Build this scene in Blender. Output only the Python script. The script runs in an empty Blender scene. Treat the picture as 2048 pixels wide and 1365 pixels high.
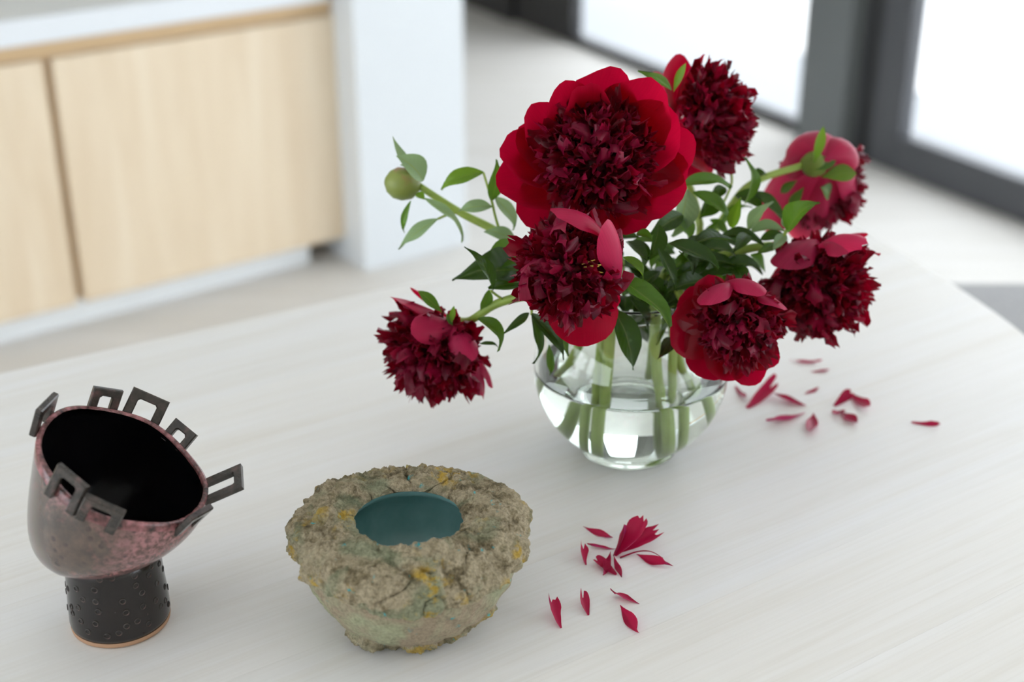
import bpy, math, random
import numpy as np
from mathutils import Vector, Matrix, noise
random.seed(7)
S = bpy.context.scene
COL = S.collection
V = Vector

# ------------------------------------------------------------------ camera
TH = math.radians(25.5); FPX = 2844.0
ZT = 0.75                      # table top
ZC = ZT + 0.64                 # camera height
cs, sn = math.cos(TH), math.sin(TH)
cam = bpy.data.cameras.new('camera'); cam_o = bpy.data.objects.new('camera', cam); COL.objects.link(cam_o)
cam_o.location = (0, 0, ZC); cam_o.rotation_euler = (math.pi/2 - TH, 0, 0)
cam.sensor_width = 36; cam.lens = 36*FPX/2048
cam.dof.use_dof = True; cam.dof.focus_distance = 1.06; cam.dof.aperture_fstop = 3.6
cam.clip_start = 0.01; cam.clip_end = 200
S.camera = cam_o
# ------------------------------------------------------------------ light
S.view_settings.view_transform = 'Standard'; S.view_settings.look = 'None'
S.view_settings.gamma = 1; S.view_settings.use_curve_mapping = False
S.view_settings.exposure = -0.40
w = bpy.data.worlds.new('sky'); S.world = w; w.use_nodes = True
bg = w.node_tree.nodes['Background']; bg.inputs[0].default_value = (0.90, 0.945, 1.0, 1); bg.inputs[1].default_value = 6.0
sun = bpy.data.lights.new('sun', 'SUN'); sun.energy = 14; sun.angle = math.radians(1.0); sun.color = (1, .96, .9)
sun_o = bpy.data.objects.new('sun', sun); COL.objects.link(sun_o)
E1 = V((.496, -.868, 0)); E2 = V((-.868, -.496, 0)); W0 = V((-.147, 6.452, 0))
sd = (-E2*math.cos(math.radians(75)) + V((0, 0, -math.sin(math.radians(75))))).normalized()
sun_o.rotation_euler = sd.to_track_quat('-Z', 'Y').to_euler(); sun_o.location = (0, 0, 8)
c = S.cycles
c.max_bounces = 16; c.diffuse_bounces = 6; c.glossy_bounces = 6; c.transmission_bounces = 14; c.transparent_max_bounces = 16
c.caustics_refractive = True; c.caustics_reflective = True; c.sample_clamp_indirect = 12; c.blur_glossy = 0.5

# ------------------------------------------------------------------ helpers
RIGHT = V((1, 0, 0)); UP = V((0, sn, cs)); CAMV = V((0, -cs, sn))
def ray(u, v):
    x = (u-1024)/FPX; y = (682.5-v)/FPX
    return V((x, cs+y*sn, -sn+y*cs))
def P(u, v, Y):                       # world point seen at photo position (u,v) at distance Y
    r = ray(u, v); return V((0, 0, ZC)) + r*(Y/r.y)
def PZ(u, v, z):                      # world point at height z
    r = ray(u, v); return V((0, 0, ZC)) + r*((z-ZC)/r.z)
def proj(p):
    d = p - V((0, 0, ZC)); dep = -d.dot(CAMV)
    return (1024+FPX*d.dot(RIGHT)/dep, 682.5-FPX*d.dot(UP)/dep)
def depth(p): return -(p-V((0, 0, ZC))).dot(CAMV)

def mesh_from(name, verts, faces, mats, uvs=None, smooth=True, midx=None):
    me = bpy.data.meshes.new(name)
    me.from_pydata([tuple(v) for v in verts], [], faces)
    for m in (mats if isinstance(mats, (list, tuple)) else [mats]): me.materials.append(m)
    if smooth: me.polygons.foreach_set('use_smooth', [True]*len(me.polygons))
    if midx is not None: me.polygons.foreach_set('material_index', midx)
    if uvs is not None:
        ul = me.uv_layers.new(name='UVMap')
        li = np.empty(len(me.loops), dtype=np.int32); me.loops.foreach_get('vertex_index', li)
        ul.data.foreach_set('uv', np.asarray(uvs, dtype=np.float32)[li].ravel())
    me.update()
    return me
def link(name, me, parent=None, loc=None):
    o = bpy.data.objects.new(name, me); COL.objects.link(o)
    if parent: o.parent = parent
    if loc is not None: o.location = loc
    return o
def thing(name, label, cat, loc=(0, 0, 0), rz=0, group=None):
    o = bpy.data.objects.new(name, None); COL.objects.link(o); o.location = loc; o.rotation_euler = (0, 0, rz)
    o.empty_display_size = .05
    return tag(o, label, cat, group)
def tag(o, label, cat, group=None):
    o['label'] = label; o['category'] = cat
    if group: o['group'] = group
    return o
def struct(o): o['kind'] = 'structure'; return o
def add(name, verts, faces, mat, parent, uvs=None, smooth=True, midx=None):
    """world-space verts -> mesh under parent (parent may be moved / rotated about z)"""
    if parent is not None:
        m = Matrix.LocRotScale(parent.location, parent.rotation_euler, None)
        if parent.parent: m = Matrix.LocRotScale(parent.parent.location, parent.parent.rotation_euler, None) @ m
        mi = m.inverted(); verts = [mi @ V(v) for v in verts]
    return link(name, mesh_from(name, verts, faces, mat, uvs, smooth, midx), parent)

def box_vf(lo, hi, bev=0.0):
    x0, y0, z0 = lo; x1, y1, z1 = hi
    if bev <= 0:
        v = [(x0,y0,z0),(x1,y0,z0),(x1,y1,z0),(x0,y1,z0),(x0,y0,z1),(x1,y0,z1),(x1,y1,z1),(x0,y1,z1)]
        f = [(0,3,2,1),(4,5,6,7),(0,1,5,4),(1,2,6,5),(2,3,7,6),(3,0,4,7)]
        return v, f
    b = bev; v = []; 
    for (zz, ins) in ((z0, b), (z0+b, 0), (z1-b, 0), (z1, b)):
        v += [(x0+ins,y0+b,zz),(x0+b,y0+ins,zz),(x1-b,y0+ins,zz),(x1-ins,y0+b,zz),(x1-ins,y1-b,zz),(x1-b,y1-ins,zz),(x0+b,y1-ins,zz),(x0+ins,y1-b,zz)]
    f = [tuple(range(7,-1,-1)), tuple(range(24,32))]
    for l in range(3):
        for i in range(8):
            j = (i+1) % 8; f.append((l*8+i, l*8+j, l*8+8+j, l*8+8+i))
    return v, f
def frame_box(name, O, A, B, a0, a1, b0, b1, z0, z1, mat, parent=None, bev=0.0):
    """box in a horizontal frame: origin O, axes A, B"""
    v, f = box_vf((a0, b0, z0), (a1, b1, z1), bev)
    det = A.x*B.y - A.y*B.x
    if det < 0: f = [tuple(reversed(q)) for q in f]
    vv = [O + A*p[0] + B*p[1] + V((0, 0, p[2])) for p in v]
    return add(name, vv, f, mat, parent, smooth=False)

def catmull(pts, n):
    pts = [V(p) for p in pts]; ext = [pts[0]*2-pts[1]] + pts + [pts[-1]*2-pts[-2]]; out = []
    for i in range(len(pts)-1):
        p0, p1, p2, p3 = ext[i:i+4]
        for k in range(n):
            t = k/n
            out.append(.5*((2*p1)+(p2-p0)*t+(2*p0-5*p1+4*p2-p3)*t*t+(3*p1-p0-3*p2+p3)*t**3))
    out.append(pts[-1]); return out
def tube_vf(path, r0, r1, sides=10, cap=True):
    n = len(path); vs = []; fs = []
    ref = V((0.3, 0.5, 0.8))
    for i, p in enumerate(path):
        t = (path[min(i+1, n-1)]-path[max(i-1, 0)]).normalized()
        a = t.cross(ref).normalized(); b = t.cross(a).normalized(); ref = -a if False else ref
        r = r0+(r1-r0)*i/(n-1)
        for k in range(sides):
            an = 2*math.pi*k/sides; vs.append(p+a*(r*math.cos(an))+b*(r*math.sin(an)))
    for i in range(n-1):
        for k in range(sides):
            j = (k+1) % sides; fs.append((i*sides+k, i*sides+j, (i+1)*sides+j, (i+1)*sides+k))
    if cap:
        fs.append(tuple(range(sides-1, -1, -1))); fs.append(tuple((n-1)*sides+k for k in range(sides)))
    return vs, fs
def lathe_vf(profile, segs=64, closed=False):
    vs = []; fs = []; n = len(profile)
    for (r, z) in profile:
        for k in range(segs):
            a = 2*math.pi*k/segs; vs.append((r*math.cos(a), r*math.sin(a), z))
    m = n if closed else n-1
    for i in range(m):
        i2 = (i+1) % n
        for k in range(segs):
            j = (k+1) % segs; fs.append((i*segs+k, i*segs+j, i2*segs+j, i2*segs+k))
    return vs, fs

# ------------------------------------------------------------------ materials
def mat(name):
    m = bpy.data.materials.new(name); m.use_nodes = True
    nt = m.node_tree; b = nt.nodes['Principled BSDF']; return m, nt, b
def N(nt, typ, **kw):
    n = nt.nodes.new(typ)
    for k, v in kw.items():
        if hasattr(n, k): setattr(n, k, v)
        else: n.inputs[k.replace('_', ' ')].default_value = v
    return n
def L(nt, a, b): nt.links.new(a, b)
def ramp(nt, fac, stops):
    r = nt.nodes.new('ShaderNodeValToRGB'); e = r.color_ramp.elements
    while len(e) < len(stops): e.new(.5)
    for x, (p, col) in zip(e, stops):
        x.position = p; x.color = (*col, 1) if len(col) == 3 else col
    L(nt, fac, r.inputs[0]); return r.outputs[0]
def mixc(nt, fac, a, b):
    m = nt.nodes.new('ShaderNodeMix'); m.data_type = 'RGBA'
    for i, x in ((0, fac), (6, a), (7, b)):
        if hasattr(x, 'links'): L(nt, x, m.inputs[i])
        else: m.inputs[i].default_value = x if i == 0 else (*x, 1)
    return m.outputs[2]
def noise_n(nt, scale, detail=4, rough=.55, vec=None, dist=0):
    n = nt.nodes.new('ShaderNodeTexNoise'); n.inputs['Scale'].default_value = scale; n.inputs['Detail'].default_value = detail
    n.inputs['Roughness'].default_value = rough; n.inputs['Distortion'].default_value = dist
    if vec is not None: L(nt, vec, n.inputs['Vector'])
    return n.outputs['Fac']
def objco(nt, scale=None):
    t = nt.nodes.new('ShaderNodeTexCoord'); o = t.outputs['Object']
    if scale:
        mp = nt.nodes.new('ShaderNodeMapping'); mp.inputs['Scale'].default_value = scale; L(nt, o, mp.inputs['Vector']); o = mp.outputs[0]
    return o
def bump(nt, h, strength, dist, b):
    n = nt.nodes.new('ShaderNodeBump'); n.inputs['Strength'].default_value = strength; n.inputs['Distance'].default_value = dist
    L(nt, h, n.inputs['Height']); L(nt, n.outputs[0], b.inputs['Normal'])
def plain(name, col, rough=.5, metal=0, spec=.5):
    m, nt, b = mat(name); b.inputs['Base Color'].default_value = (*col, 1); b.inputs['Roughness'].default_value = rough
    b.inputs['Metallic'].default_value = metal; b.inputs['Specular IOR Level'].default_value = spec; return m

M = {}
M['wall'] = plain('white_paint', (.86, .84, .79), .6)
M['panel'] = plain('white_lacquer', (.66, .695, .72), .4)
M['ceiling'] = plain('ceiling_paint', (.85, .835, .80), .8)
M['frame_dark'] = plain('charcoal_metal', (.030, .030, .032), .45)
M['frame_grey'] = plain('grey_metal', (.125, .136, .136), .45)
M['frame_mid'] = plain('graphite_metal', (.066, .068, .076), .42)
M['counter'] = plain('white_worktop', (.73, .735, .71), .4)
M['counter_edge'] = plain('white_worktop_edge', (.72, .755, .79), .3)
M['plinth'] = plain('brushed_plinth', (.86, .90, .93), .32, .25)
M['terrace'] = plain('pale_paving', (.37, .385, .40), .8)
M['stool_leg'] = plain('dark_leg', (.05, .05, .05), .5)
def m_floor():
    m, nt, b = mat('pale_floor'); v = objco(nt, (.5, 6, 1)); n = noise_n(nt, 3, 4, .6, v)
    L(nt, ramp(nt, n, [(.3, (.56, .54, .50)), (.7, (.63, .615, .59))]), b.inputs['Base Color']); b.inputs['Roughness'].default_value = .6; b.inputs['Specular IOR Level'].default_value = .12; return m
M['floor'] = m_floor()
def m_birch():
    m, nt, b = mat('birch_veneer'); v = objco(nt, (5, 5, .5)); n = noise_n(nt, 3, 5, .6, v, .4)
    L(nt, ramp(nt, n, [(.3, (.68, .55, .39)), (.55, (.74, .62, .46)), (.8, (.78, .68, .53))]), b.inputs['Base Color'])
    b.inputs['Roughness'].default_value = .42; return m
M['birch'] = m_birch()
M['birch_dark'] = plain('birch_rail', (.62, .44, .25), .5)
def m_table():
    m, nt, b = mat('whitewashed_ash'); t = nt.nodes.new('ShaderNodeObjectInfo')
    tc = nt.nodes.new('ShaderNodeTexCoord'); va = nt.nodes.new('ShaderNodeVectorMath'); va.operation = 'ADD'
    mul = nt.nodes.new('ShaderNodeVectorMath'); mul.operation = 'SCALE'; mul.inputs[0].default_value = (13, 7, 3); L(nt, t.outputs['Random'], mul.inputs['Scale'])
    L(nt, tc.outputs['Object'], va.inputs[0]); L(nt, mul.outputs[0], va.inputs[1])
    mp = nt.nodes.new('ShaderNodeMapping'); mp.inputs['Scale'].default_value = (.9, 16, 1); L(nt, va.outputs[0], mp.inputs[0])
    n1 = noise_n(nt, 2.2, 5, .6, mp.outputs[0], .6)
    mp2 = nt.nodes.new('ShaderNodeMapping'); mp2.inputs['Scale'].default_value = (4, 240, 1); L(nt, va.outputs[0], mp2.inputs[0])
    n2 = noise_n(nt, 1.5, 3, .6, mp2.outputs[0])
    c1 = ramp(nt, n1, [(.3, (.70, .672, .615)), (.5, (.745, .730, .695)), (.72, (.765, .762, .755))])
    c2 = mixc(nt, t.outputs['Random'], (.72, .735, .765), (.755, .735, .70))
    cc = mixc(nt, .26, c1, c2)
    f = ramp(nt, n2, [(.32, (.93, .92, .90)), (.55, (1, 1, 1))])
    mm = nt.nodes.new('ShaderNodeMix'); mm.data_type = 'RGBA'; mm.blend_type = 'MULTIPLY'; mm.inputs[0].default_value = .55
    L(nt, cc, mm.inputs[6]); L(nt, f, mm.inputs[7]); L(nt, mm.outputs[2], b.inputs['Base Color'])
    b.inputs['Roughness'].default_value = .42; bump(nt, n2, .12, .0005, b); return m
M['table'] = m_table()
def m_fabric():
    m, nt, b = mat('grey_wool'); n = noise_n(nt, 220, 3, .6, objco(nt))
    L(nt, ramp(nt, n, [(.3, (.20, .20, .20)), (.7, (.30, .30, .305))]), b.inputs['Base Color']); b.inputs['Roughness'].default_value = .9
    b.inputs['Sheen Weight'].default_value = .4; bump(nt, n, .3, .001, b); return m
M['fabric'] = m_fabric()
def m_glass(name, ior, tint=(1, 1, 1), rough=0):
    m = bpy.data.materials.new(name); m.use_nodes = True; nt = m.node_tree; nt.nodes.remove(nt.nodes['Principled BSDF'])
    g = nt.nodes.new('ShaderNodeBsdfGlass'); g.inputs['IOR'].default_value = ior; g.inputs['Color'].default_value = (*tint, 1); g.inputs['Roughness'].default_value = rough
    L(nt, g.outputs[0], nt.nodes['Material Output'].inputs[0]); return m
M['glass'] = m_glass('clear_glass', 1.48, (.985, 1, .99)); M['water'] = m_glass('water', 1.333, (.99, 1, .985))
def m_pane():
    m = bpy.data.materials.new('window_glass'); m.use_nodes = True; nt = m.node_tree; nt.nodes.remove(nt.nodes['Principled BSDF'])
    t = nt.nodes.new('ShaderNodeBsdfTransparent'); t.inputs[0].default_value = (.96, .965, .967, 1); g = nt.nodes.new('ShaderNodeBsdfGlossy'); g.inputs['Roughness'].default_value = .02
    f = nt.nodes.new('ShaderNodeLayerWeight'); f.inputs[0].default_value = .5; pw_ = nt.nodes.new('ShaderNodeMath'); pw_.operation = 'POWER'; L(nt, f.outputs['Facing'], pw_.inputs[0]); pw_.inputs[1].default_value = 5
    ma = nt.nodes.new('ShaderNodeMath'); ma.operation = 'MULTIPLY_ADD'; L(nt, pw_.outputs[0], ma.inputs[0]); ma.inputs[1].default_value = .6; ma.inputs[2].default_value = .035
    mx = nt.nodes.new('ShaderNodeMixShader'); L(nt, ma.outputs[0], mx.inputs[0]); L(nt, t.outputs[0], mx.inputs[1]); L(nt, g.outputs[0], mx.inputs[2]); L(nt, mx.outputs[0], nt.nodes['Material Output'].inputs[0]); return m
M['pane'] = m_pane()

def m_petal(name, inner, outer, trans, tfac, rough=.42, rand=.25, sheen=.15, streak=True):
    """inner / outer face colour, light shining through"""
    m, nt, b = mat(name)
    g = nt.nodes.new('ShaderNodeNewGeometry'); oi = nt.nodes.new('ShaderNodeObjectInfo')
    uv = nt.nodes.new('ShaderNodeUVMap')
    mp = nt.nodes.new('ShaderNodeMapping'); mp.inputs['Scale'].default_value = (26, 1.6, 1); L(nt, uv.outputs[0], mp.inputs[0])
    st = noise_n(nt, 1.0, 3, .6, mp.outputs[0])
    base = mixc(nt, g.outputs['Backfacing'], inner, outer)
    hv = nt.nodes.new('ShaderNodeHueSaturation'); L(nt, base, hv.inputs['Color'])
    mr = nt.nodes.new('ShaderNodeMapRange'); mr.inputs[3].default_value = 1-rand; mr.inputs[4].default_value = 1+rand; L(nt, oi.outputs['Random'], mr.inputs[0])
    mr2 = nt.nodes.new('ShaderNodeMapRange'); mr2.inputs[1].default_value = .3; mr2.inputs[2].default_value = .7; mr2.inputs[3].default_value = .8; mr2.inputs[4].default_value = 1.2; L(nt, st, mr2.inputs[0])
    mu = nt.nodes.new('ShaderNodeMath'); mu.operation = 'MULTIPLY'; L(nt, mr.outputs[0], mu.inputs[0]); L(nt, mr2.outputs[0], mu.inputs[1]); L(nt, mu.outputs[0], hv.inputs['Value'])
    L(nt, hv.outputs[0], b.inputs['Base Color']); b.inputs['Roughness'].default_value = rough
    b.inputs['Sheen Weight'].default_value = sheen; b.inputs['Sheen Tint'].default_value = (1, .45, .65, 1); b.inputs['Sheen Roughness'].default_value = .4
    b.inputs['Specular IOR Level'].default_value = .28
    bump(nt, st, .25, .0006, b)
    tr = nt.nodes.new('ShaderNodeBsdfTranslucent'); tr.inputs[0].default_value = (*trans, 1)
    mx = nt.nodes.new('ShaderNodeMixShader'); mx.inputs[0].default_value = tfac
    L(nt, b.outputs[0], mx.inputs[1]); L(nt, tr.outputs[0], mx.inputs[2]); L(nt, mx.outputs[0], nt.nodes['Material Output'].inputs[0]); return m
M['guard'] = m_petal('crimson_guard_petal', (.28, .0012, .015), (.47, .018, .085), (.66, .002, .040), .42, .42, .20, .06)  # pinker outer face: the petal's own tint with sky sheen coloured in
M['petal'] = m_petal('dark_crimson_petal', (.125, .0006, .0085), (.17, .0025, .024), (.42, .001, .016), .26, .33, .45, .03)
M['fallen'] = m_petal('fallen_petal', (.33, .003, .045), (.42, .03, .15), (.6, .004, .06), .25, .4, .25)
def m_leaf(name, top, under, trans, tf=.28, rough=.38):
    m, nt, b = mat(name); g = nt.nodes.new('ShaderNodeNewGeometry'); oi = nt.nodes.new('ShaderNodeObjectInfo')
    uv = nt.nodes.new('ShaderNodeUVMap'); sx = nt.nodes.new('ShaderNodeSeparateXYZ'); L(nt, uv.outputs[0], sx.inputs[0])
    ab = nt.nodes.new('ShaderNodeMath'); ab.operation = 'ABSOLUTE'; L(nt, sx.outputs[0], ab.inputs[0])
    # side veins: v - .35|u| striped
    mu = nt.nodes.new('ShaderNodeMath'); mu.operation = 'MULTIPLY_ADD'; L(nt, ab.outputs[0], mu.inputs[0]); mu.inputs[1].default_value = -.22; L(nt, sx.outputs[1], mu.inputs[2])
    si = nt.nodes.new('ShaderNodeMath'); si.operation = 'MULTIPLY'; L(nt, mu.outputs[0], si.inputs[0]); si.inputs[1].default_value = 55
    s2 = nt.nodes.new('ShaderNodeMath'); s2.operation = 'SINE'; L(nt, si.outputs[0], s2.inputs[0])
    mid = ramp(nt, ab.outputs[0], [(.0, (1, 1, 1)), (.07, (0, 0, 0))])
    base = mixc(nt, g.outputs['Backfacing'], top, under)
    base = mixc(nt, mid, base, tuple(min(1, .6*x+.08) if i < 2 else .04 for i, x in enumerate(under)))
    hv = nt.nodes.new('ShaderNodeHueSaturation'); L(nt, base, hv.inputs['Color'])
    mr = nt.nodes.new('ShaderNodeMapRange'); mr.inputs[3].default_value = .7; mr.inputs[4].default_value = 1.3; L(nt, oi.outputs['Random'], mr.inputs[0]); L(nt, mr.outputs[0], hv.inputs['Value'])
    L(nt, hv.outputs[0], b.inputs['Base Color']); b.inputs['Roughness'].default_value = rough; b.inputs['Specular IOR Level'].default_value = .32
    bump(nt, s2.outputs[0], .12, .0008, b)
    tr = nt.nodes.new('ShaderNodeBsdfTranslucent'); tr.inputs[0].default_value = (*trans, 1)
    mx = nt.nodes.new('ShaderNodeMixShader'); mx.inputs[0].default_value = tf
    L(nt, b.outputs[0], mx.inputs[1]); L(nt, tr.outputs[0], mx.inputs[2]); L(nt, mx.outputs[0], nt.nodes['Material Output'].inputs[0]); return m
M['leaf_dark'] = m_leaf('dark_green_leaf', (.015, .040, .004), (.05, .085, .018), (.08, .19, .008))
M['leaf_mid'] = m_leaf('mid_green_leaf', (.045, .105, .011), (.11, .17, .035), (.18, .38, .02))
M['leaf_pale'] = m_leaf('sheen_green_leaf', (.20, .30, .16), (.24, .33, .19), (.30, .45, .15), .3, .45)  # paler, greyer green: glossy reflected sheen put into the leaf colour
M['leaf_bright'] = m_leaf('bright_green_leaf', (.085, .18, .012), (.14, .24, .04), (.26, .46, .02), .33)
def m_stem(name, a, b_):
    m, nt, b = mat(name); n = noise_n(nt, 40, 3, .5, objco(nt)); L(nt, ramp(nt, n, [(.3, a), (.7, b_)]), b.inputs['Base Color']); b.inputs['Roughness'].default_value = .4
    b.inputs['Subsurface Weight'].default_value = .1; b.inputs['Subsurface Radius'].default_value = (.004, .006, .001); return m
M['stem'] = m_stem('peony_stem', (.20, .30, .04), (.30, .40, .07))
M['stem_low'] = m_stem('cut_stem', (.34, .47, .10), (.42, .55, .15))
M['stamen'] = plain('stamen', (.75, .62, .12), .5)
def m_bud():
    m, nt, b = mat('bud_skin'); v = objco(nt); n = noise_n(nt, 35, 3, .6, v)
    s = nt.nodes.new('ShaderNodeSeparateXYZ'); L(nt, v, s.inputs[0])
    a = nt.nodes.new('ShaderNodeMath'); a.operation = 'MULTIPLY_ADD'; L(nt, s.outputs[2], a.inputs[0]); a.inputs[1].default_value = 22; L(nt, n, a.inputs[2])
    L(nt, ramp(nt, a.outputs[0], [(.35, (.15, .20, .03)), (.72, (.21, .25, .05)), (.9, (.32, .10, .09))]), b.inputs['Base Color']); b.inputs['Roughness'].default_value = .45; return m
M['bud'] = m_bud()

# ------------------------------------------------------------------ the room
def wallpt(a, b, z=0): return W0 + E1*a + E2*b + V((0, 0, z))
A0, A1, B1, ZCEIL = -1.6, 10.5, 5.7, 2.7
def slab(name, a0, a1, b0, b1, z0, z1, m): return struct(frame_box(name, W0, E1, E2, a0, a1, b0, b1, z0, z1, m))
slab('floor', A0, A1, -.06, B1, -.12, 0, M['floor'])
slab('ceiling', A0-.2, A1+.2, -.02, B1+.85, ZCEIL, ZCEIL+.03, M['ceiling'])
slab('wall_back', A0-.15, A0, -.02, B1, 0, ZCEIL, M['wall'])
slab('wall_front', A1, A1+.15, -.02, B1, 0, ZCEIL, M['wall'])
slab('wall_left', A0-.15, 2.6, B1, B1+.15, 0, ZCEIL, M['wall'])
slab('wall_rear', 6.9, A1+.15, B1, B1+.15, 0, ZCEIL, M['wall'])
slab('trim_4', 2.6, 6.9, B1, B1+.08, 2.45, ZCEIL, M['frame_grey'])
slab('wall_right', A0, A1, -.02, .06, 2.45, ZCEIL, M['frame_grey'])           # head over the glazing
slab('terrace', -14, 22, -16, -.06, -.16, -.03, M['terrace'])

ZW = 2.45
def glazing(name, a0, a1, stile_l, stile_r, rail, b0, b1, mf):
    root = bpy.data.objects.new(name, None); COL.objects.link(root); root.location = wallpt(a0, 0); struct(root)
    frame_box('stile', W0, E1, E2, a0, a0+stile_l, b0, b1, 0, ZW, mf, root, .006)
    frame_box('stile', W0, E1, E2, a1-stile_r, a1, b0, b1, 0, ZW, mf, root, .006)
    frame_box('bottom_rail', W0, E1, E2, a0+stile_l, a1-stile_r, b0, b1, 0, rail, mf, root, .006)
    frame_box('top_rail', W0, E1, E2, a0+stile_l, a1-stile_r, b0, b1, ZW-.09, ZW, mf, root, .006)
    m = (b0+b1)/2
    frame_box('pane', W0, E1, E2, a0+stile_l, a1-stile_r, m-.004, m+.004, rail, ZW-.09, M['pane'], root)
    return root
slab('wall_far', A0, .38, -.02, .06, 0, ZW, M['frame_dark'])
glazing('window_1', .38, 2.32, .46, .02, .035, -.02, .035, M['frame_dark'])
slab('trim_1', 2.295, 2.50, -.02, .09, 0, ZW, M['frame_grey'])
slab('trim_2', 2.50, 2.575, -.02, .03, 0, ZW, M['frame_dark'])
glazing('window_2', 2.575, 4.9, .115, .11, .115, -.02, .04, M['frame_mid'])
glazing('window_3', 4.9, 7.6, .11, .11, .115, -.02, .04, M['frame_mid'])
glazing('window_4', 7.6, 10.5, .11, .11, .115, -.02, .04, M['frame_mid'])
for n_, (a_0, a_1) in enumerate(((2.6, 4.75), (4.75, 6.9))):
    glazing('window_%d' % (5+n_), a_0, a_1, .10, .10, .115, B1+.02, B1+.08, M['frame_mid'])

# ------------------------------------------------------------------ kitchen run
KO = V((-1.159, 2.902, 0)); KD = V((.80029, .59962, 0)); KN = V((.59962, -.80029, 0))
struct(frame_box('trim_3', KO, KD, KN, -1.9, .80, -.55, 0, 0, .062, M['plinth']))           # set-back plinth
for (x0, x1, lab) in ((.195, .905, 'wide pale birch cabinet beside the white wall end'), (-.72, .175, 'pale birch cabinet left of the vertical shadow gap'), (-1.62, -.74, 'pale birch cabinet farthest from the white wall end')):
    t = thing('kitchen_cabinet', lab, 'cabinet', KO+KD*((x0+x1)/2), 0, 'birch kitchen cabinets')
    frame_box('body', KO, KD, KN, x0-.01, x1+.01, -.55, .012, .066, .671, M['birch_dark'], t)
    frame_box('door', KO, KD, KN, x0, x1, .016, .04, .064, .630, M['birch'], t, .0015)
    frame_box('top_rail', KO, KD, KN, x0-.01, x1+.01, .012, .028, .634, .671, M['birch_dark'], t)
wt = thing('worktop', 'long white worktop over the birch cabinets', 'worktop', KO+KD*-.4+V((0, 0, .672)))
frame_box('slab', KO, KD, KN, -1.9, .86, -.62, .05, .672, .725, M['counter'], wt)
frame_box('front_edge', KO, KD, KN, -1.9, .86, .05, .06, .672, .726, M['counter_edge'], wt)
struct(frame_box('wall_end', KO, KD, KN, .885, 1.197, -.55, .133, 0, ZCEIL, M['panel']))

# ------------------------------------------------------------------ stool
st_o = V((.915, 2.065, 0)); SA = V((1, .0, 0)); SB = V((0, 1, 0))
stl = thing('stool', 'grey wool upholstered seat just beyond the right edge of the table', 'stool', st_o)
frame_box('seat', st_o, SA, SB, -.245, .30, -.26, .10, .405, .47, M['fabric'], stl, .018)
for sx in (-.21, .21):
    for sy in (-.2, .06): 
        v, f = tube_vf([st_o+V((sx*1.1, sy*1.1, .001)), st_o+V((sx, sy, .2)), st_o+V((sx, sy, .41))], .011, .016, 10); add('leg', v, f, M['stool_leg'], stl)

# ------------------------------------------------------------------ table
GA = math.atan2(.555, .832); G = V((math.cos(GA), math.sin(GA), 0)); GP = V((-G.y, G.x, 0))
outline = catmull([(.30,1.735,0),(.385,1.765,0),(.425,1.70,0),(.452,1.62,0),(.485,1.538,0),(.512,1.467,0),(.543,1.345,0),(.562,1.16,0),(.56,.98,0),(.53,.80,0),(.47,.64,0),(.40,.545,0),(.30,.47,0)], 4)
outline += [V((-.1,.235,0)), V((-.95,-.26,0)), V((-1.08,-.27,0)), V((-1.16,-.2,0)), V((-1.28,.1,0)), V((-1.33,.35,0)), V((-1.36,.6,0)), V((-1.30,.74,0)), V((-1.2,.855,0)), V((-.511,1.266,0)), V((-.36,1.353,0)), V((-.213,1.44,0))]
tbl = thing('table', 'whitewashed ash plank table with softly curved ends', 'table', V((0, .8, 0)), GA)
def clip(poly, nrm, d, keep_greater):
    out = []; sgn = 1 if keep_greater else -1
    for i in range(len(poly)):
        a = poly[i]; b = poly[(i+1) % len(poly)]
        da = sgn*(a.dot(nrm)-d); db = sgn*(b.dot(nrm)-d)
        if da >= 0: out.append(a)
        if (da >= 0) != (db >= 0): out.append(a+(b-a)*(da/(da-db)))
    return out
lo = min(p.dot(GP) for p in outline); hi = max(p.dot(GP) for p in outline)
rnd = random.Random(3); y = lo
while y < hi-.002:
    wd = .085+rnd.random()*.05; y2 = min(hi, y+wd)
    if hi-y2 < .03: y2 = hi
    pl = clip(clip(outline, GP, y+.00002, True), GP, y2-.00002, False)
    if len(pl) > 2:
        area = sum(pl[i].x*pl[(i+1)%len(pl)].y-pl[(i+1)%len(pl)].x*pl[i].y for i in range(len(pl)))
        if area < 0: pl.reverse()
        n = len(pl); ins = .0012; cen = sum(pl, V((0, 0, 0)))/n
        vs = [p+V((0, 0, ZT-.032)) for p in pl]+[p+V((0, 0, ZT-.0003)) for p in pl]
        vs += [p+(cen-p).normalized()*.0003+V((0, 0, ZT)) for p in pl]
        fs = [tuple(range(n-1, -1, -1)), tuple(range(2*n, 3*n))]
        for l in (0, n):
            for i in range(n): j = (i+1) % n; fs.append((l+i, l+j, l+n+j, l+n+i))
        add('plank', vs, fs, M['table'], tbl, smooth=False)
    y = y2
for (a, b) in ((-1.05, .08), (.0, .48), (.36, 1.2), (-1.0, .62)):
    q = V((a, b, 0)); v, f = tube_vf([q+V((0, 0, .001)), q+V((0, 0, .4)), q+V((0, 0, ZT-.032))], .024, .032, 16); add('leg', v, f, M['table'], tbl)

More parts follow.
